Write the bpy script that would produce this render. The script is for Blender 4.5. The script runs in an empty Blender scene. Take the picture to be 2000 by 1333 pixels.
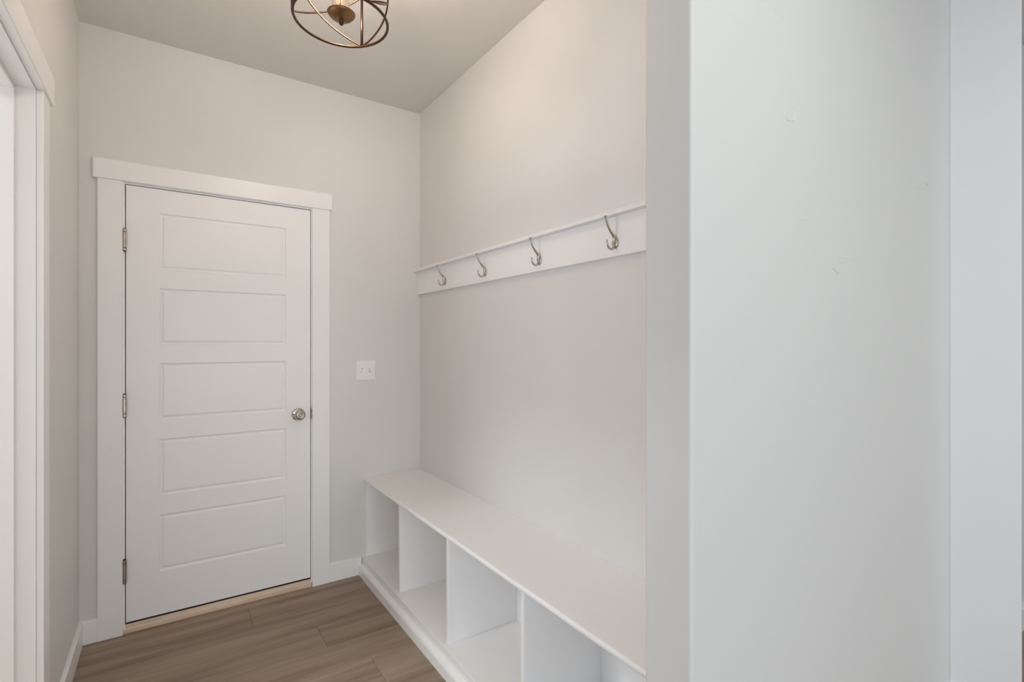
import bpy, bmesh, math, random
from mathutils import Vector, Matrix
random.seed(7)
C = bpy.context.scene.collection
SC = bpy.context.scene
PI = math.pi

# ------------------------------------------------------------------ camera
H = 1.3448
cam_d = bpy.data.cameras.new('camera'); cam = bpy.data.objects.new('camera', cam_d); C.objects.link(cam)
cam.location = (0, 0, H)
cam.rotation_euler = (PI/2, 0, -math.radians(34.063))
cam_d.sensor_width = 36.0; cam_d.sensor_fit = 'HORIZONTAL'
cam_d.lens = 36.0*992.5/2000.0
cam_d.shift_y = (670.84-666.5)/2000.0
cam_d.clip_start = 0.02
SC.camera = cam

# ------------------------------------------------------------------ world, lights, exposure
SC.view_settings.view_transform = 'Standard'
SC.view_settings.look = 'None'
SC.view_settings.gamma = 1.0
SC.view_settings.use_curve_mapping = False
SC.view_settings.exposure = 0.06
SC.cycles.use_denoising = True
SC.cycles.max_bounces = 12
SC.cycles.diffuse_bounces = 8
SC.cycles.sample_clamp_indirect = 20.0
w = bpy.data.worlds.new('daylight'); SC.world = w; w.use_nodes = True
bg = w.node_tree.nodes['Background']
bg.inputs['Color'].default_value = (0.62, 0.78, 1.0, 1); bg.inputs['Strength'].default_value = 0.25

def area(name, loc, rot, sx, sy, power, col):
    d = bpy.data.lights.new(name, 'AREA'); d.shape = 'RECTANGLE'; d.size = sx; d.size_y = sy
    d.energy = power; d.color = col
    o = bpy.data.objects.new(name, d); C.objects.link(o); o.location = loc; o.rotation_euler = rot
    return o
DAY_REAR, DAY_LEFT, DAY_SIDE = (0.92, 1.0, 1.08), (0.66, 0.97, 1.35), (0.98, 1.0, 1.06)
# added lamps as daylight at the unseen rear glazing and far left window
area('added_daylight_rear', (-0.75, -4.38, 1.15), (PI/2, 0, 0), 3.4, 2.1, 90, DAY_REAR)
area('added_daylight_left', (-2.88, -2.6, 1.45), (PI/2, 0, -PI/2), 1.7, 1.3, 24, DAY_LEFT)
# added lamp as side room daylight, brightens the mudroom through the left opening
area('added_daylight_side', (-2.36, 1.95, 1.40), (PI/2, 0, -PI/2), 1.2, 1.3, 23, DAY_SIDE)
SIDE_FILL, SIDE_COL = 17, (0.97, 1.0, 0.98)  # added side room ceiling lamp
CAN_POWER, CAN_COL = 8.8, (0.96, 1.0, 0.93)
BULB_STRENGTH, BULB_COL = 222, (1.20, 1.0, 0.83)

# ------------------------------------------------------------------ materials
def new_mat(name):
    m = bpy.data.materials.new(name); m.use_nodes = True
    nt = m.node_tree; b = nt.nodes['Principled BSDF']
    return m, nt, b

def paint(name, col, rough=0.5, bump=0.0, scale=180.0, spec=0.35, mottling=0.0):
    m, nt, b = new_mat(name)
    b.inputs['Base Color'].default_value = (*col, 1); b.inputs['Roughness'].default_value = rough
    b.inputs['Specular IOR Level'].default_value = spec
    tc = nt.nodes.new('ShaderNodeTexCoord')
    if mottling:
        n2 = nt.nodes.new('ShaderNodeTexNoise'); n2.inputs['Scale'].default_value = 3.0; n2.inputs['Detail'].default_value = 3
        nt.links.new(tc.outputs['Object'], n2.inputs['Vector'])
        mx = nt.nodes.new('ShaderNodeMix'); mx.data_type = 'RGBA'
        mx.inputs['A'].default_value = (*[c*(1-mottling) for c in col], 1); mx.inputs['B'].default_value = (*[min(1, c*(1+mottling)) for c in col], 1)
        nt.links.new(n2.outputs['Fac'], mx.inputs['Factor']); nt.links.new(mx.outputs['Result'], b.inputs['Base Color'])
    if bump:
        n = nt.nodes.new('ShaderNodeTexNoise'); n.inputs['Scale'].default_value = scale; n.inputs['Detail'].default_value = 2
        bp = nt.nodes.new('ShaderNodeBump'); bp.inputs['Strength'].default_value = bump; bp.inputs['Distance'].default_value = 0.002
        nt.links.new(tc.outputs['Object'], n.inputs['Vector'])
        nt.links.new(n.outputs['Fac'], bp.inputs['Height']); nt.links.new(bp.outputs['Normal'], b.inputs['Normal'])
    return m

def metal(name, col, rough, brushed=0.0):
    m, nt, b = new_mat(name)
    b.inputs['Base Color'].default_value = (*col, 1); b.inputs['Metallic'].default_value = 1.0
    b.inputs['Roughness'].default_value = rough
    tc = nt.nodes.new('ShaderNodeTexCoord'); n = nt.nodes.new('ShaderNodeTexNoise')
    n.inputs['Scale'].default_value = 60; nt.links.new(tc.outputs['Object'], n.inputs['Vector'])
    mr = nt.nodes.new('ShaderNodeMapRange'); mr.inputs['To Min'].default_value = rough*0.8; mr.inputs['To Max'].default_value = rough*1.2
    nt.links.new(n.outputs['Fac'], mr.inputs['Value']); nt.links.new(mr.outputs['Result'], b.inputs['Roughness'])
    return m

def wood(name, dark, light, axis_scale=(0.9, 14, 14), rough=0.45, random_shift=True, streak=0.5):
    m, nt, b = new_mat(name)
    N = nt.nodes.new; L = nt.links.new
    tc = N('ShaderNodeTexCoord'); oi = N('ShaderNodeObjectInfo')
    vm = N('ShaderNodeVectorMath'); vm.operation = 'SCALE'; vm.inputs[0].default_value = (37.0, 91.0, 13.0)
    L(oi.outputs['Random'], vm.inputs['Scale'])
    ad = N('ShaderNodeVectorMath'); ad.operation = 'ADD'
    L(tc.outputs['Object'], ad.inputs[0]); L(vm.outputs['Vector'], ad.inputs[1])
    mp = N('ShaderNodeMapping'); mp.inputs['Scale'].default_value = axis_scale; L(ad.outputs['Vector'], mp.inputs['Vector'])
    n1 = N('ShaderNodeTexNoise'); n1.inputs['Scale'].default_value = 1.0; n1.inputs['Detail'].default_value = 5; n1.inputs['Roughness'].default_value = 0.6; n1.inputs['Distortion'].default_value = 0.25
    L(mp.outputs['Vector'], n1.inputs['Vector'])
    mp2 = N('ShaderNodeMapping'); mp2.inputs['Scale'].default_value = (axis_scale[0]*6, axis_scale[1]*14, axis_scale[2]*14); L(ad.outputs['Vector'], mp2.inputs['Vector'])
    n2 = N('ShaderNodeTexNoise'); n2.inputs['Scale'].default_value = 1.0; n2.inputs['Detail'].default_value = 3; L(mp2.outputs['Vector'], n2.inputs['Vector'])
    cr = N('ShaderNodeValToRGB'); e = cr.color_ramp.elements
    e[0].position = 0.33; e[0].color = (*dark, 1); e[1].position = 0.66; e[1].color = (*light, 1)
    mid = cr.color_ramp.elements.new(0.5); mid.color = (*[(d*0.4+l*0.6) for d, l in zip(dark, light)], 1)
    mixf = N('ShaderNodeMath'); mixf.operation = 'MULTIPLY_ADD'; mixf.inputs[1].default_value = 0.22*streak*2; 
    L(n2.outputs['Fac'], mixf.inputs[0])
    sub = N('ShaderNodeMath'); sub.operation = 'SUBTRACT'; sub.inputs[1].default_value = 0.11*streak*2; L(n1.outputs['Fac'], sub.inputs[0])
    L(sub.outputs['Value'], mixf.inputs[2]); L(mixf.outputs['Value'], cr.inputs['Fac'])
    hs = N('ShaderNodeHueSaturation'); mr = N('ShaderNodeMapRange'); mr.inputs['To Min'].default_value = 0.92; mr.inputs['To Max'].default_value = 1.09
    L(oi.outputs['Random'], mr.inputs['Value']); L(mr.outputs['Result'], hs.inputs['Value']); L(cr.outputs['Color'], hs.inputs['Color'])
    L(hs.outputs['Color'], b.inputs['Base Color'])
    b.inputs['Roughness'].default_value = rough; b.inputs['Specular IOR Level'].default_value = 0.3
    bp = N('ShaderNodeBump'); bp.inputs['Strength'].default_value = 0.15; bp.inputs['Distance'].default_value = 0.001
    L(n2.outputs['Fac'], bp.inputs['Height']); L(bp.outputs['Normal'], b.inputs['Normal'])
    return m

def emit(name, col, strength):
    m, nt, b = new_mat(name)
    b.inputs['Base Color'].default_value = (*col, 1)
    b.inputs['Emission Color'].default_value = (*col, 1); b.inputs['Emission Strength'].default_value = strength
    return m

M = {}
M['wall'] = paint('grey_wall_paint', (0.76, 0.748, 0.73), 0.55, 0.06, 220, 0.3, 0.006)
M['ceil'] = paint('ceiling_paint', (0.74, 0.725, 0.70), 0.7, 0.10, 120, 0.2, 0.006)
M['trim'] = paint('white_trim_enamel', (0.905, 0.897, 0.888), 0.33, 0.015, 60, 0.45)
M['door'] = paint('white_door_enamel', (0.905, 0.897, 0.888), 0.38, 0.015, 60, 0.4)
M['plastic'] = paint('white_plastic', (0.89, 0.88, 0.87), 0.3, 0, spec=0.5)
M['toggle'] = paint('toggle_plastic', (0.86, 0.85, 0.84), 0.3, 0, spec=0.5)
M['slot'] = paint('shadow_slot', (0.55, 0.53, 0.51), 0.6)
M['plank'] = wood('grey_brown_oak', (0.225, 0.160, 0.113), (0.375, 0.290, 0.220))
M['oak'] = wood('raw_oak', (0.60, 0.44, 0.32), (0.80, 0.64, 0.50), (3, 30, 30), 0.55, streak=0.4)
M['subfloor'] = paint('plank_joint_shadow', (0.06, 0.045, 0.035), 0.8)
M['nickel'] = metal('brushed_nickel', (0.52, 0.46, 0.40), 0.28)
M['nickel_dark'] = metal('worn_nickel', (0.40, 0.36, 0.32), 0.38)
M['bronze'] = metal('antique_bronze', (0.100, 0.059, 0.041), 0.34)
M['pan'] = metal('brushed_bronze', (0.27, 0.155, 0.075), 0.36)
M['sleeve'] = paint('cream_candle_sleeve', (0.86, 0.70, 0.55), 0.45)
M['bulb'] = emit('glowing_bulb', BULB_COL, BULB_STRENGTH)
M['lens'] = emit('added_light_lens', (1.0, 0.93, 0.84), 14)
M['dark'] = paint('dark_gap', (0.02, 0.018, 0.016), 0.8)  # near black, also puts shade of door and hinge gaps into colour
gm, gnt, gb = new_mat('window_glass'); gb.inputs['Transmission Weight'].default_value = 1.0; gb.inputs['Roughness'].default_value = 0.0; gb.inputs['IOR'].default_value = 1.45
M['glass'] = gm

# ------------------------------------------------------------------ mesh helpers
def link(name, bm, mat, parent=None, bevel=0.0, seg=2, smooth=False):
    bmesh.ops.recalc_face_normals(bm, faces=bm.faces)
    me = bpy.data.meshes.new(name); bm.to_mesh(me); bm.free()
    o = bpy.data.objects.new(name, me); C.objects.link(o)
    if mat: me.materials.append(M[mat])
    if smooth:
        for p in me.polygons: p.use_smooth = True
    if parent:
        o.parent = parent; wl = Vector(parent.location)
        if parent.parent: wl += Vector(parent.parent.location)
        o.location = -wl
    if bevel:
        b = o.modifiers.new('bevel', 'BEVEL'); b.width = bevel; b.segments = seg; b.limit_method = 'ANGLE'; b.angle_limit = math.radians(40)
    return o

def box(bm, x0, x1, y0, y1, z0, z1):
    v = [bm.verts.new(p) for p in ((x0,y0,z0),(x1,y0,z0),(x1,y1,z0),(x0,y1,z0),(x0,y0,z1),(x1,y0,z1),(x1,y1,z1),(x0,y1,z1))]
    for f in ((0,3,2,1),(4,5,6,7),(0,1,5,4),(1,2,6,5),(2,3,7,6),(3,0,4,7)): bm.faces.new([v[i] for i in f])
    return bm
def bx(*a): return box(bmesh.new(), *a)

def prism(pts, axis, a, b, bm=None):
    """extrude a 2D outline along an axis; pts are (other two axes in xyz order)"""
    bm = bm or bmesh.new()
    def P(p, t): return {'X': (t, p[0], p[1]), 'Y': (p[0], t, p[1]), 'Z': (p[0], p[1], t)}[axis]
    A = [bm.verts.new(P(p, a)) for p in pts]; B = [bm.verts.new(P(p, b)) for p in pts]
    bm.faces.new(A); bm.faces.new(B[::-1]); n = len(pts)
    for i in range(n): bm.faces.new((A[i], A[(i+1) % n], B[(i+1) % n], B[i]))
    return bm

def tube(pts, rad, n=10, closed=False, bm=None, caps=True):
    bm = bm or bmesh.new(); pts = [Vector(p) for p in pts]; m = len(pts)
    if not isinstance(rad, (list, tuple)): rad = [rad]*m
    rings = []; prev = None
    for i, p in enumerate(pts):
        if closed: t = pts[(i+1) % m]-pts[i-1]
        else: t = pts[min(i+1, m-1)]-pts[max(i-1, 0)]
        t.normalize()
        if prev is None:
            u = t.cross(Vector((0, 0, 1)))
            if u.length < 1e-4: u = t.cross(Vector((0, 1, 0)))
        else:
            u = prev - t*prev.dot(t)
        u.normalize(); prev = u; v = t.cross(u)
        rings.append([bm.verts.new(p+(u*math.cos(2*PI*k/n)+v*math.sin(2*PI*k/n))*rad[i]) for k in range(n)])
    for i in range(m if closed else m-1):
        a, b = rings[i], rings[(i+1) % m]
        for k in range(n): bm.faces.new((a[k], a[(k+1) % n], b[(k+1) % n], b[k]))
    if caps and not closed:
        bm.faces.new(rings[0][::-1]); bm.faces.new(rings[-1])
    return bm

def lathe(prof, origin, axis=(0, 0, 1), n=24, bm=None):
    """prof: (radius, distance along axis)"""
    bm = bm or bmesh.new(); ax = Vector(axis).normalized(); o = Vector(origin)
    u = ax.orthogonal().normalized(); v = ax.cross(u); rings = []
    for r, h in prof:
        if r < 1e-6: rings.append([bm.verts.new(o+ax*h)])
        else: rings.append([bm.verts.new(o+ax*h+(u*math.cos(2*PI*k/n)+v*math.sin(2*PI*k/n))*r) for k in range(n)])
    for a, b in zip(rings, rings[1:]):
        for k in range(n):
            f = [a[k % len(a)], a[(k+1) % n % len(a)], b[(k+1) % n % len(b)], b[k % len(b)]]
            f = list(dict.fromkeys(f))
            if len(f) > 2: bm.faces.new(f)
    for r in (rings[0], rings[-1]):
        if len(r) > 1: bm.faces.new(r)
    return bm

def empty(name, loc):
    o = bpy.data.objects.new(name, None); C.objects.link(o); o.location = loc; o.empty_display_size = 0.05
    return o
def tag(o, label=None, cat=None, group=None, kind=None):
    if label: o['label'] = label
    if cat: o['category'] = cat
    if group: o['group'] = group
    if kind: o['kind'] = kind
    return o
def struct(o, label=None): return tag(o, label, None, None, 'structure')

# ------------------------------------------------------------------ dimensions (metres, camera above the origin)
YB, XW, XL, ZC = 2.953, 1.3015, -0.3294, 2.779
T = 0.122
XE, YF0, YF1 = 0.8702, 0.643, 0.765           # stub: end face, near face, far face
DL, DR, DB, DT = -0.163, 0.650, 0.0485, 2.080  # back door slab
OY0, OY1, OZ = 1.25, 2.060, 2.104             # opening in the left wall
YL = 0.51                                     # left wall stops here, big room behind the camera
RX0, RX1, RY0 = -3.0, 5.2, -4.5
GX0, GX1 = -2.55, 1.05                       # unseen glazing added to the rear wall

# ------------------------------------------------------------------ room shell
bm = bmesh.new()
box(bm, XL-T, DL-0.03, YB, YB+T, 0, ZC); box(bm, DR+0.03, XW+T, YB, YB+T, 0, ZC); box(bm, DL-0.03, DR+0.03, YB, YB+T, DT+0.03, ZC)
struct(link('wall_back', bm, 'wall'), 'pale grey back wall around the five panel door')
bm = bmesh.new()
box(bm, XL-T, XL, OY1+0.018, YB, 0, ZC); box(bm, XL-T, XL, YL, OY0-0.018, 0, ZC); box(bm, XL-T, XL, OY0-0.018, OY1+0.018, OZ+0.018, ZC)
struct(link('wall_left', bm, 'wall'), 'pale grey left wall with a trimmed opening')
struct(link('wall_right', bx(XW, XW+T, YF1, YB, 0, ZC), 'wall'), 'pale grey wall behind the coat hooks and bench')
wf = struct(link('wall_front', bx(XE, RX1, YF0, YF1, 0, ZC), 'wall', bevel=0.007, seg=3), 'pale grey wall end and broad wall face at the right')
bm = bmesh.new()
box(bm, RX0, GX0, RY0-T, RY0, 0, ZC); box(bm, GX1, RX1, RY0-T, RY0, 0, ZC); box(bm, GX0, GX1, RY0-T, RY0, 2.25, ZC)
struct(link('wall_rear', bm, 'wall'))
bm = bmesh.new()
box(bm, RX0-T, RX0, RY0-T, -3.5, 0, ZC); box(bm, RX0-T, RX0, -1.7, YL+T, 0, ZC); box(bm, RX0-T, RX0, -3.5, -1.7, 2.15, ZC); box(bm, RX0-T, RX0, -3.5, -1.7, 0, 0.75)
struct(link('wall_far_left', bm, 'wall'))
struct(link('wall_far_right', bx(RX1, RX1+T, RY0-T, YF1, 0, ZC), 'wall'))
struct(link('wall_near_left', bx(RX0, XL-T, YL, YL+T, 0, ZC), 'wall'))
bm = bmesh.new(); box(bm, RX0-T, RX1+T, RY0-T, YB+T, ZC, ZC+0.1)
struct(link('ceiling', bm, 'ceil'), 'plain grey shaded ceiling')
floor = struct(link('floor', bx(RX0-T, RX1+T, RY0-T, YB+T, -0.08, -0.0035), 'subfloor'), 'grey brown wood plank floor')

SX0, SY0, SY1 = -2.45, 0.75, 2.75                # unseen side room added behind the left opening to carry light in
struct(link('wall_side_near', bx(SX0-T, XL-T, SY0-T, SY0, 0, ZC), 'wall')); struct(link('wall_side_far', bx(SX0-T, XL-T, SY1, SY1+T, 0, ZC), 'wall'))
bm = bmesh.new()
WY0, WY1 = 1.28, 2.62
box(bm, SX0-T, SX0, SY0, WY0, 0, ZC); box(bm, SX0-T, SX0, WY1, SY1, 0, ZC); box(bm, SX0-T, SX0, WY0, WY1, 2.10, ZC); box(bm, SX0-T, SX0, WY0, WY1, 0, 0.70)
struct(link('wall_side_window', bm, 'wall'))
# floor planks, one object each
PW, PL, G = 0.1872, 1.25, 0.0004
def plank(x0, x1, y0, y1):
    ch = 0.0009
    bm = bmesh.new(); box(bm, x0+G, x1-G, y0+G, y1-G, -0.0035, -ch)
    top = [f for f in bm.faces if f.normal.z > 0.5 or all(abs(v.co.z+ch) < 1e-6 for v in f.verts)]
    v = [bm.verts.new(p) for p in ((x0+G+ch, y0+G+ch, 0), (x1-G-ch, y0+G+ch, 0), (x1-G-ch, y1-G-ch, 0), (x0+G+ch, y1-G-ch, 0))]
    o4 = sorted({v_ for f in top for v_ in f.verts}, key=lambda q: math.atan2(q.co.y-(y0+y1)/2, (q.co.x-(x0+x1)/2)*0.1))
    v = sorted(v, key=lambda q: math.atan2(q.co.y-(y0+y1)/2, (q.co.x-(x0+x1)/2)*0.1))
    for f in top: bm.faces.remove(f)
    bm.faces.new(v)
    for i in range(4): bm.faces.new((o4[i], o4[(i+1) % 4], v[(i+1) % 4], v[i]))
    link('plank', bm, 'plank', floor)
joints = {0: 0.335, 1: 0.925, 2: 0.583, 3: 0.925, 4: 0.717, -1: 0.925}
for r in range(-1, 25):
    y1 = 2.8815-PW*r; y0 = y1-PW
    a, b = (SX0, XW) if y0 > YF0 else (XL-0.02, 4.2)
    if r == -1: y1 = min(y1, YB+0.0)
    off = joints.get(r, random.uniform(0, PL))
    x = off-PL*math.ceil((off-a)/PL)
    while x < b:
        p0, p1 = max(x, a), min(x+PL, b)
        if p1-p0 > 0.02: plank(p0, p1, y0, y1)
        x += PL
# the big room's floor further back is one plain wood surface
yend = 2.8815-PW*25
bm = bx(RX0, RX1, RY0, yend, -0.0035, 0); box(bm, RX0, XL-0.02, yend, YF0+0.2, -0.0035, 0); box(bm, 4.2, RX1, yend, YF0, -0.0035, 0)
o = link('rear_floor', bm, 'plank', floor); o['kind'] = 'stuff'

# ------------------------------------------------------------------ back door (door_1) with panels, hinges, knob
door = struct(empty('door_1', (DL, YB, 0)), 'white five panel door with nickel knob and hinges')
PX0, PX1 = -0.036, 0.525
tops = [1.966, 1.607, 1.2485, 0.886, 0.523]; PH = 0.270
YD = YB+0.001
bm = bmesh.new()
yb_, yk = YD, YD+0.035
def q(a, b, c, d): bm.faces.new([bm.verts.new(p) for p in (a, b, c, d)])
def fr(x0, x1, z0, z1): q((x0, YD, z0), (x1, YD, z0), (x1, YD, z1), (x0, YD, z1))
fr(DL, PX0, DB, DT); fr(PX1, DR, DB, DT)
zs = [DT]+[z for t in tops for z in (t, t-PH)]+[DB]
for i in range(0, len(zs), 2): fr(PX0, PX1, zs[i+1], zs[i])
q((DL, YD, DB), (DL, yk, DB), (DL, yk, DT), (DL, YD, DT)); q((DR, YD, DB), (DR, yk, DB), (DR, yk, DT), (DR, YD, DT))
q((DL, YD, DT), (DR, YD, DT), (DR, yk, DT), (DL, yk, DT)); q((DL, YD, DB), (DR, YD, DB), (DR, yk, DB), (DL, yk, DB))
q((DL, yk, DB), (DR, yk, DB), (DR, yk, DT), (DL, yk, DT))
link('door_slab', bm, 'door', door)
prof = [(0, 0), (0.002, 0.0025), (0.005, 0.0062), (0.009, 0.0072), (0.013, 0.0066), (0.0165, 0.0030), (0.020, 0.0018), (0.026, 0.0015)]
for t in tops:
    bm = bmesh.new(); rings = []
    for i, d in prof:
        rings.append([bm.verts.new(p) for p in ((PX0+i, YD+d, t-PH+i), (PX1-i, YD+d, t-PH+i), (PX1-i, YD+d, t-i), (PX0+i, YD+d, t-i))])
    for a, b in zip(rings, rings[1:]):
        for k in range(4): bm.faces.new((a[k], a[(k+1) % 4], b[(k+1) % 4], b[k]))
    bm.faces.new(rings[-1]); link('panel', bm, 'door', door)
for z0, z1, mt in ((1.770, 1.874, 'nickel'), (1.004, 1.110, 'nickel'), (0.237, 0.346, 'nickel_dark')):
    L = z1-z0; hx, hy, r = -0.1678, YB-0.0125, 0.0090
    bm = bmesh.new(); z = z0
    for k, fr_ in enumerate((0.15, 0.70, 0.15)):
        l = L*fr_-0.0022
        lathe([(0, 0), (r*0.94, 0), (r, 0.0008), (r, l-0.0008), (r*0.94, l), (0, l)], (hx, hy, z+0.0011), n=20, bm=bm)
        z += L*fr_
    hg = link('hinge', bm, mt, door)
    link('pin', lathe([(0, 0), (r*0.75, 0), (r*0.78, 0.0005), (r*0.78, L+0.0005), (r*0.5, L+0.003), (0, L+0.0035)], (hx, hy, z0-0.001), n=16), 'dark', hg)  # near black pin paints the shade between the knuckles
    bm = bx(hx-0.0045, hx+0.0045, hy, YB+0.010, z0+0.002, z1-0.002)
    link('leaf', bm, mt, hg)
link('sweep_gap_shade', bx(DL+0.001, DR-0.001, YB+0.0055, YB+0.030, 0.0385, DB+0.001), 'dark', door)  # dark strip painting the shade of the gap under the slab
# knob
kx, kz = 0.587, 0.957
rose = [(0.0, 0.0), (0.0325, 0.0), (0.0335, 0.002), (0.0325, 0.0055), (0.028, 0.0085), (0.020, 0.0105), (0.0, 0.0105)]
kn = link('knob', lathe([(0, 0.008), (0.0125, 0.008), (0.0125, 0.022), (0.016, 0.026), (0.0235, 0.031), (0.0275, 0.038), (0.0285, 0.045), (0.0275, 0.052), (0.0235, 0.0585), (0.018, 0.062), (0.0135, 0.0635), (0.012, 0.062), (0, 0.062)], (kx, YD, kz), (0, -1, 0), 32), 'nickel', door, smooth=True)
link('rose', lathe(rose, (kx, YD, kz), (0, -1, 0), 32), 'nickel', kn)
link('lock_ring', lathe([(0.0088, 0.0615), (0.0118, 0.0615), (0.0118, 0.0632), (0.0088, 0.0632)], (kx, YD, kz), (0, -1, 0), 24), 'nickel_dark', kn)
link('lock_button', lathe([(0, 0.061), (0.0072, 0.061), (0.0072, 0.0665), (0.0055, 0.068), (0, 0.068)], (kx, YD, kz), (0, -1, 0), 20), 'nickel', kn)
link('rose_screw', lathe([(0, 0.008), (0.0035, 0.008), (0.0035, 0.0112), (0, 0.0112)], (kx-0.0245, YD, kz+0.001), (0, -1, 0), 12), 'dark', kn)

# ------------------------------------------------------------------ back door frame and casing
tr = struct(empty('trim_1', (DL, YB, 0)), 'white casing with a wider head board around the back door')
link('side_casing', bx(-0.2648, -0.1733, YB-0.018, YB, 0, 2.0915), 'trim', tr, 0.002)
link('side_casing', bx(0.6580, 0.7500, YB-0.018, YB, 0, 2.0915), 'trim', tr, 0.002)
link('head_casing', bx(-0.2800, 0.7630, YB-0.0235, YB, 2.0915, 2.1805), 'trim', tr, 0.002)
bm = bmesh.new(); g = 0.0036
box(bm, DL-0.030, DL-g, YB-0.003, YB+T, 0.021, DT+0.03); box(bm, DR+g, DR+0.030, YB-0.003, YB+T, 0.021, DT+0.03)
box(bm, DL-g, DR+g, YB-0.003, YB+T, DT+g, DT+0.03)
link('door_jamb', bm, 'trim', tr)
bm = bmesh.new()
box(bm, DL-g, DL+0.012, YD+0.036, YB+T, 0.021, DT+g); box(bm, DR-0.012, DR+g, YD+0.036, YB+T, 0.021, DT+g); box(bm, DL+0.012, DR-0.012, YD+0.036, YB+T, DT-0.012, DT+g)
link('door_stop', bm, 'dark', tr)  # stop coloured near black so the slab gaps look shaded
st = link('strike_plate', bx(DR+g-0.0005, DR+g+0.0012, YB-0.006, YB+0.03, 0.925, 0.987), 'nickel_dark', tr)
bm = tube([(DR+g+0.001, YB-0.004, 0.956-0.019), (DR+g+0.005, YB-0.0055, 0.956-0.012), (DR+g+0.0075, YB-0.0062, 0.956), (DR+g+0.005, YB-0.0055, 0.956+0.012), (DR+g+0.001, YB-0.004, 0.956+0.019)], 0.0026, 8)
link('strike_lip', bm, 'nickel_dark', st)
# oak threshold
bm = prism([(YB-0.005, 0), (YB-0.005, 0.018), (YB-0.001, 0.0215), (YB+0.0015, 0.036), (YB+0.004, 0.0385), (YB+0.046, 0.0385), (YB+0.046, 0.060), (YB+T, 0.060), (YB+T, 0)], 'X', -0.1730, 0.6558)
struct(link('trim_3', bm, 'oak'), 'unfinished oak threshold under the back door')

# ------------------------------------------------------------------ left opening: frame, casing, open to the added side room
tl = struct(empty('trim_2', (XL, OY1, 0)), 'white casing and jamb of the opening in the left wall')
XC = XL+0.018
link('side_casing', bx(XL, XC, OY1+0.004, 2.152, 0, 2.108), 'trim', tl, 0.002)
link('side_casing', bx(XL, XC, OY0-0.092, OY0-0.004, 0, 2.108), 'trim', tl, 0.002)
link('head_casing', bx(XL, XL+0.0245, OY0-0.106, 2.190, 2.108, 2.198), 'trim', tl, 0.002)
bm = bmesh.new()
box(bm, XL-T-0.004, XL, OY1, OY1+0.018, 0, OZ+0.018); box(bm, XL-T-0.004, XL, OY0-0.018, OY0, 0, OZ+0.018); box(bm, XL-T-0.004, XL, OY0, OY1, OZ, OZ+0.018)
link('door_jamb', bm, 'trim', tl)
bm = bmesh.new(); s0, s1 = -0.4180, -0.3740
box(bm, s0, s1, OY1-0.011, OY1, 0, OZ); box(bm, s0, s1, OY0, OY0+0.011, 0, OZ); box(bm, s0, s1, OY0+0.011, OY1-0.011, OZ-0.011, OZ)
link('door_stop', bm, 'trim', tl, 0.002)

# ------------------------------------------------------------------ baseboards
def base_x(x0, x1, y, s, z=0.102):   # along X, face on -Y when s<0
    return prism([(y, 0), (y+s*0.0138, 0), (y+s*0.0138, z-0.004), (y+s*0.010, z), (y, z)], 'X', x0, x1)
def base_y(y0, y1, x, s, z=0.102):
    return prism([(x, 0), (x+s*0.0138, 0), (x+s*0.0138, z-0.004), (x+s*0.010, z), (x, z)], 'Y', y0, y1)
bb = struct(empty('baseboard_back', (0, YB, 0)), 'white baseboard pieces either side of the back door')
link('board', base_x(XL, -0.2648, YB, -1), 'trim', bb); link('board', base_x(0.7500, 0.9300, YB, -1), 'trim', bb)
bl = struct(empty('baseboard_left', (XL, 2.5, 0)), 'white baseboard along the left wall')
link('board', base_y(2.152, YB-0.0138, XL, 1), 'trim', bl); link('board', base_y(YL, OY0-0.092, XL, 1), 'trim', bl)
bf = struct(empty('baseboard_front', (XE, YF0, 0)), 'white baseboard along the near wall face')
link('board', base_x(XE-0.0138, 2.3677, YF0, -1), 'trim', bf); link('board', base_x(2.39, RX1, YF0, -1), 'trim', bf)
link('board', base_y(YF0-0.0138, YF1, XE, -1), 'trim', bf)
struct(link('trim_4', bx(2.3677, 2.3850, 0.4557, YF0, 0, ZC), 'trim', bevel=0.002), 'tall flat white end panel at the right edge')

# ------------------------------------------------------------------ plaster flaws on the near wall face (real relief)
def P(px, py):   # point of the near wall face seen at a pixel of the photograph
    a = (px-1000)/992.5; b = (670.84-py)/992.5; ps = math.radians(34.063); s, c = math.sin(ps), math.cos(ps)
    t = YF0/(c-a*s); return Vector((t*(s+a*c), YF0, H+t*b))
bm = bmesh.new()
def ridge(pts, r=0.0016):
    tube([P(*p)+Vector((0, 0.0006, 0)) for p in pts], [r*0.6]+[r]*(len(pts)-2)+[r*0.6], 6, bm=bm)
ridge([(1532, 210), (1533, 222), (1537, 234), (1546, 237), (1552, 233), (1554, 222), (1550, 212), (1542, 211)])
ridge([(1511, 8), (1515, 20)]); ridge([(1524, 22), (1525, 35)]); ridge([(1514, 40), (1521, 44)]); ridge([(1522, 138), (1527, 145)])
ridge([(1433, 26), (1436, 36)]); ridge([(1784, 362), (1791, 369), (1803, 369), (1812, 362), (1806, 356)])
ridge([(1633, 508), (1640, 504), (1648, 506), (1646, 513), (1638, 513)]); ridge([(1655, 509), (1668, 507)]); ridge([(1619, 526), (1625, 524), (1632, 530), (1638, 534), (1627, 535)])
ridge([(1634, 806), (1642, 796), (1654, 781)]); ridge([(1772, 824), (1776, 832)]); ridge([(1558, 427), (1572, 431)]); ridge([(1690, 482), (1694, 487)])
o = link('plaster_ridges', bm, 'wall', wf, smooth=True); o['kind'] = 'stuff'

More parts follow.
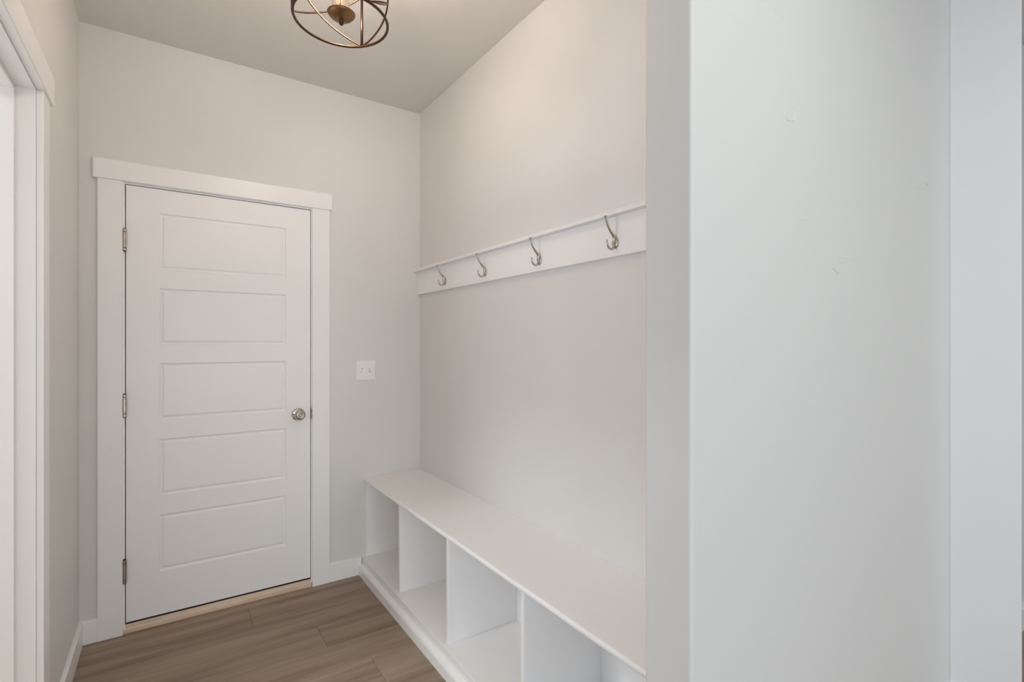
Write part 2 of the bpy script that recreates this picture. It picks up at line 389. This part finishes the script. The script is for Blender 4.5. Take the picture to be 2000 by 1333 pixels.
# ------------------------------------------------------------------ light switch
sw = tag(empty('light_switch', (0.9593, YB, 1.1853)), 'white two gang light switch plate with two toggles on the back wall', 'switch')
sx0, sx1, sz0, sz1 = 0.9032, 1.0154, 1.1285, 1.2425
bm = bmesh.new()
o4 = [(sx0, sz0), (sx1, sz0), (sx1, sz1), (sx0, sz1)]
rr = []
for i, d in ((0, 0), (0, 0.0035), (0.0035, 0.0062)):
    rr.append([bm.verts.new((x+(i if x < 0.95 else -i), YB-d, z+(i if z < 1.18 else -i))) for x, z in o4])
for a, b in zip(rr, rr[1:]):
    for k in range(4): bm.faces.new((a[k], a[(k+1) % 4], b[(k+1) % 4], b[k]))
bm.faces.new(rr[-1]); link('face_plate', bm, 'plastic', sw)
for cx, up in ((0.9363, -1), (0.9823, 1)):
    link('toggle_slot', bx(cx-0.0055, cx+0.0055, YB-0.0064, YB-0.005, 1.1853-0.0125, 1.1853+0.0125), 'slot', sw)
    z0 = 1.1853
    bm = prism([(YB-0.005, z0-0.0095), (YB-0.0095, z0-0.008+up*0.003), (YB-0.0165, z0+up*0.0095-0.003), (YB-0.0165, z0+up*0.0095+0.003), (YB-0.0095, z0+0.008+up*0.003), (YB-0.005, z0+0.0095)], 'X', cx-0.0042, cx+0.0042)
    link('toggle', bm, 'toggle', sw)
    for dz in (0.030, -0.030):
        link('screw', lathe([(0, 0), (0.0032, 0), (0.0028, 0.001), (0, 0.0013)], (cx, YB-0.0061, z0+dz), (0, -1, 0), 12), 'toggle', sw)

# ------------------------------------------------------------------ storage bench
be = tag(empty('storage_bench', (1.12, 1.86, 0)), 'built in white mudroom bench with open cubbies below the coat hooks', 'bench')
BY0, BY1 = YF1+0.0005, YB-0.0005; ZT = 0.5595; TH = 0.0195; xf = 0.9424
arc = [(xf+0.0085-0.0085*math.cos(t), ZT-TH/2+TH/2*math.sin(t)) for t in [(-PI/2)+PI*k/8 for k in range(9)]]
link('seat', prism([(XW, ZT-TH)]+arc+[(XW, ZT)], 'Y', BY0, BY1), 'trim', be)
xd = 0.9545
for y in (BY1-0.009, 2.418, 1.889, 1.352, BY0+0.009):
    link('divider', bx(xd, XW-0.006, y-0.009, y+0.009, 0.1005, ZT-TH), 'trim', be, 0.0015)
link('back_panel', bx(XW-0.006, XW, BY0, BY1, 0.1005, ZT-TH), 'trim', be)
link('bottom_shelf', bx(0.9335, XW, BY0, BY1, 0.0815, 0.1005), 'trim', be, 0.0015)
link('toe_board', bx(0.9345, 0.9525, BY0, BY1, 0, 0.0815), 'trim', be)
sh = [(0.9345, 0), (0.9136, 0), (0.9136, 0.040)]+[(0.9136+0.0209*(1-math.cos(t)), 0.040+0.0190*math.sin(t)) for t in [PI/2*k/6 for k in range(1, 7)]]
link('shoe_moulding', prism(sh, 'Y', BY0, BY1-0.0140), 'trim', be)

# ------------------------------------------------------------------ coat rack with four double hooks
ra = tag(empty('coat_rack', (XW, 1.95, 1.72)), 'long white wall board with a narrow ledge and four brushed nickel coat hooks', 'coat rack')
link('back_board', bx(1.2823, XW, YF1+0.001, YB-0.001, 1.6465, 1.7850), 'trim', ra, 0.0012)
link('ledge', bx(1.2565, XW, YF1+0.001, YB-0.001, 1.7850, 1.8000), 'trim', ra, 0.0015)
def catmull(pts, n=6):
    P_ = [Vector(p) for p in pts]; P_ = [P_[0]*2-P_[1]]+P_+[P_[-1]*2-P_[-2]]; out = []
    for i in range(1, len(P_)-2):
        a, b, c, d = P_[i-1:i+3]
        for k in range(n):
            t = k/n; out.append(0.5*((2*b)+(c-a)*t+(2*a-5*b+4*c-d)*t*t+(3*b-a-3*c+d)*t**3))
    out.append(P_[-2]); return out
def interp(vals, n=6):
    out = []
    for a, b in zip(vals, vals[1:]): out += [a+(b-a)*k/n for k in range(n)]
    return out+[vals[-1]]
xb = 1.2823
up = [(1.2765, 0, 1.6900), (1.2776, 0, 1.7030), (1.2745, 0, 1.7130), (1.2660, 0, 1.7225), (1.2560, 0, 1.7330), (1.2474, 0, 1.7450), (1.2405, 0, 1.7590), (1.2362, 0, 1.7705), (1.2350, 0, 1.7745)]
upr = [0.0050, 0.0062, 0.0058, 0.0048, 0.0041, 0.0037, 0.0034, 0.0033, 0.0033]
lo = [(1.2772, 0, 1.7020), (1.2778, 0, 1.6900), (1.2755, 0, 1.6790), (1.2680, 0, 1.6705), (1.2570, 0, 1.6695), (1.2472, 0, 1.6765), (1.2428, 0, 1.6870), (1.2422, 0, 1.6990)]
lor = [0.0052, 0.0050, 0.0046, 0.0040, 0.0037, 0.0035, 0.0033, 0.0030]
def hook(y):
    bm = bmesh.new()       # domed oval back plate
    rings = []; n = 28
    for k, (s, d) in enumerate(((1.0, 0.0), (1.0, 0.0012), (0.93, 0.0030), (0.75, 0.0044), (0.45, 0.0052))):
        rings.append([bm.verts.new((xb-d, y+math.cos(2*PI*i/n)*0.0150*s, 1.6925+math.sin(2*PI*i/n)*0.0205*s)) for i in range(n)])
    for a, b in zip(rings, rings[1:]):
        for i in range(n): bm.faces.new((a[i], a[(i+1) % n], b[(i+1) % n], b[i]))
    bm.faces.new(rings[-1]); bm.faces.new(rings[0][::-1])
    h = link('coat_hook', bm, 'nickel', ra, smooth=True)
    off = Vector((0, y, 0))
    bm = tube([p+off for p in catmull(up)], interp(upr), 12)
    tip = Vector(up[-1])+off
    lathe([(0.0033, -0.003), (0.0036, 0.0), (0.0062, 0.0022), (0.0066, 0.0040), (0.0056, 0.0056), (0.0030, 0.0064), (0, 0.0066)], tip, (-0.08, 0, 1), 16, bm)
    link('upper_prong', bm, 'nickel', h, smooth=True)
    bm = tube([p+off for p in catmull(lo)], interp(lor), 12)
    link('lower_prong', bm, 'nickel', h, smooth=True)
    for dy in (-0.0098, 0.0098):
        link('screw', lathe([(0, 0), (0.0030, 0), (0.0026, 0.001), (0, 0.0014)], (xb-0.0030, y+dy, 1.6925), (-1, 0, 0), 12), 'nickel_dark', h)
for y in (2.566, 2.130, 1.692, 1.257): hook(y)

# ------------------------------------------------------------------ cage ceiling light
PXc, PYc, ZR, ZTOP, RR = 0.486, 1.7527, 2.440, 2.622, 0.1525
pl = tag(empty('ceiling_light', (PXc, PYc, ZR)), 'antique bronze round cage ceiling light with glowing candle bulbs', 'ceiling light')
def cyl(deg, z, r=RR): a = math.radians(deg); return Vector((PXc+r*math.cos(a), PYc+r*math.sin(a), z))
def ring(z, r, rad, name):
    link(name, tube([cyl(360*k/72, z, r) for k in range(72)], rad, 10, True), 'bronze', pl, smooth=True)
ring(ZR, RR, 0.0046, 'bottom_ring'); ring(ZTOP, RR, 0.0046, 'top_ring')
A0 = 46.5
for k in range(3):
    a = A0+120*k
    link('upright', tube([cyl(a, ZR), cyl(a, ZTOP)], 0.0052, 10), 'bronze', pl, smooth=True)
    for s in (1, -1):
        link('crossing_rod', tube([cyl(a+s*120*t/24, ZR+(ZTOP-ZR)*t/24, RR-0.001*s) for t in range(25)], 0.0033, 8), 'bronze', pl, smooth=True)
    link('spoke', tube([cyl(a, ZTOP), cyl(a, ZTOP+0.006, 0.008)], 0.004, 8), 'bronze', pl, smooth=True)
link('stem', lathe([(0, 0), (0.006, 0), (0.006, ZC-2.475), (0, ZC-2.475)], (PXc, PYc, 2.470), n=16), 'bronze', pl, smooth=True)
link('canopy', lathe([(0.0, 0.0), (0.02, 0.0), (0.052, 0.008), (0.060, 0.016), (0.060, 0.0285), (0, 0.0285)], (PXc, PYc, ZC-0.029), n=32), 'bronze', pl)
link('candle_pan', lathe([(0, -0.0150), (0.014, -0.0140), (0.026, -0.0100), (0.036, -0.0035), (0.0430, 0.0040), (0.0460, 0.0095), (0.0450, 0.0100), (0.041, 0.0085), (0, 0.0085)], (PXc, PYc, 2.4545), n=40), 'pan', pl, smooth=True)
link('finial', lathe([(0, 0), (0.0045, 0.0008), (0.0075, 0.004), (0.0078, 0.008), (0.006, 0.0115), (0.0085, 0.0135), (0.0085, 0.0185), (0, 0.0185)], (PXc, PYc, 2.4240), n=20), 'bronze', pl, smooth=True)
for k in range(3):
    c = cyl(-59+120*k, 2.4630, 0.0175)
    link('candle_sleeve', lathe([(0, 0), (0.0142, 0), (0.0142, 0.058), (0.012, 0.0595), (0, 0.0595)], c, n=20), 'sleeve', pl, smooth=False)
    link('bulb', lathe([(0, 0.0595), (0.0075, 0.0595), (0.0085, 0.064), (0.0135, 0.078), (0.0150, 0.090), (0.0125, 0.104), (0.007, 0.118), (0.003, 0.127), (0, 0.130)], c, n=16), 'bulb', pl, smooth=True)

# ------------------------------------------------------------------ big room behind the camera: unseen glazing and recessed lamps added for light
GM = (GX0+GX1)/2
wi = struct(empty('window_1', (GM, RY0, 0)), 'added glazed sliding door of the unseen room behind the camera')
bm = bmesh.new()
for x0, x1 in ((GX0, GX0+0.07), (GM-0.035, GM+0.035), (GX1-0.07, GX1)): box(bm, x0, x1, RY0-0.09, RY0-0.03, 0, 2.25)
box(bm, GX0, GX1, RY0-0.09, RY0-0.03, 2.18, 2.25); box(bm, GX0, GX1, RY0-0.09, RY0-0.03, 0, 0.07)
link('frame', bm, 'trim', wi)
for x0, x1 in ((GX0+0.07, GM-0.035), (GM+0.035, GX1-0.07)): link('pane', bx(x0, x1, RY0-0.064, RY0-0.058, 0.07, 2.18), 'glass', wi)
wi = struct(empty('window_2', (RX0, -2.6, 0.75)), 'added window of the unseen room behind the camera')
bm = bmesh.new()
for y0, y1 in ((-3.5, -3.44), (-1.76, -1.7)): box(bm, RX0-0.09, RX0-0.03, y0, y1, 0.75, 2.15)
box(bm, RX0-0.09, RX0-0.03, -3.44, -1.76, 2.09, 2.15); box(bm, RX0-0.09, RX0-0.03, -3.44, -1.76, 0.75, 0.81)
link('frame', bm, 'trim', wi)
link('pane', bx(RX0-0.064, RX0-0.058, -3.44, -1.76, 0.81, 2.09), 'glass', wi)
wi = struct(empty('window_3', (SX0, 1.95, 0.70)), 'added window of the unseen side room')  # unseen side window, added to bring light in
bm = bmesh.new()
for y0, y1 in ((WY0, WY0+0.05), (WY1-0.05, WY1)): box(bm, SX0-0.09, SX0-0.03, y0, y1, 0.70, 2.10)
box(bm, SX0-0.09, SX0-0.03, WY0+0.05, WY1-0.05, 2.05, 2.10); box(bm, SX0-0.09, SX0-0.03, WY0+0.05, WY1-0.05, 0.70, 0.75)
link('frame', bm, 'trim', wi)
link('pane', bx(SX0-0.064, SX0-0.058, WY0+0.05, WY1-0.05, 0.75, 2.05), 'glass', wi)
cans = ((0.92, -0.28), (2.9, -1.6), (0.4, -2.6))  # unseen ceiling lamps added to light the near wall and big room
nm = ('nearest the wall corner', 'towards the far right wall', 'towards the rear glazing')
for (x, y), s in zip(cans, nm):
    e = tag(empty('added_recessed_light', (x, y, ZC)), 'added round white recessed ceiling light '+s+' behind the camera', 'ceiling light', 'added recessed lights of the big room')
    link('trim_ring', lathe([(0.068, 0), (0.088, 0), (0.088, 0.003), (0.068, 0.005)], (x, y, ZC-0.005), n=28), 'plastic', e)
    link('lens', lathe([(0, 0), (0.068, 0), (0.068, 0.002), (0, 0.002)], (x, y, ZC-0.0035), n=28), 'lens', e)
    d = bpy.data.lights.new('added_recessed_lamp', 'AREA'); d.shape = 'DISK'; d.size = 0.13; d.energy = CAN_POWER; d.color = CAN_COL
    o = bpy.data.objects.new('added_recessed_lamp', d); C.objects.link(o); o.location = (x, y, ZC-0.008)
# unseen ceiling lamp added to brighten the low mudroom from the side room
fl = tag(empty('added_flush_light', (-1.35, 1.95, ZC)), 'added round white flush ceiling lamp of the unseen side room', 'ceiling light')
link('base', lathe([(0, 0), (0.20, 0), (0.20, 0.03), (0, 0.03)], (-1.35, 1.95, ZC-0.0305), n=36), 'plastic', fl)
link('diffuser', lathe([(0, -0.060), (0.10, -0.054), (0.16, -0.040), (0.185, -0.020), (0.19, 0.0)], (-1.35, 1.95, ZC-0.0305), n=36), 'plastic', fl)
d = bpy.data.lights.new('added_flush_lamp', 'AREA'); d.shape = 'DISK'; d.size = 0.36; d.energy = SIDE_FILL; d.color = SIDE_COL
o = bpy.data.objects.new('added_flush_lamp', d); C.objects.link(o); o.location = (-1.35, 1.95, ZC-0.093)
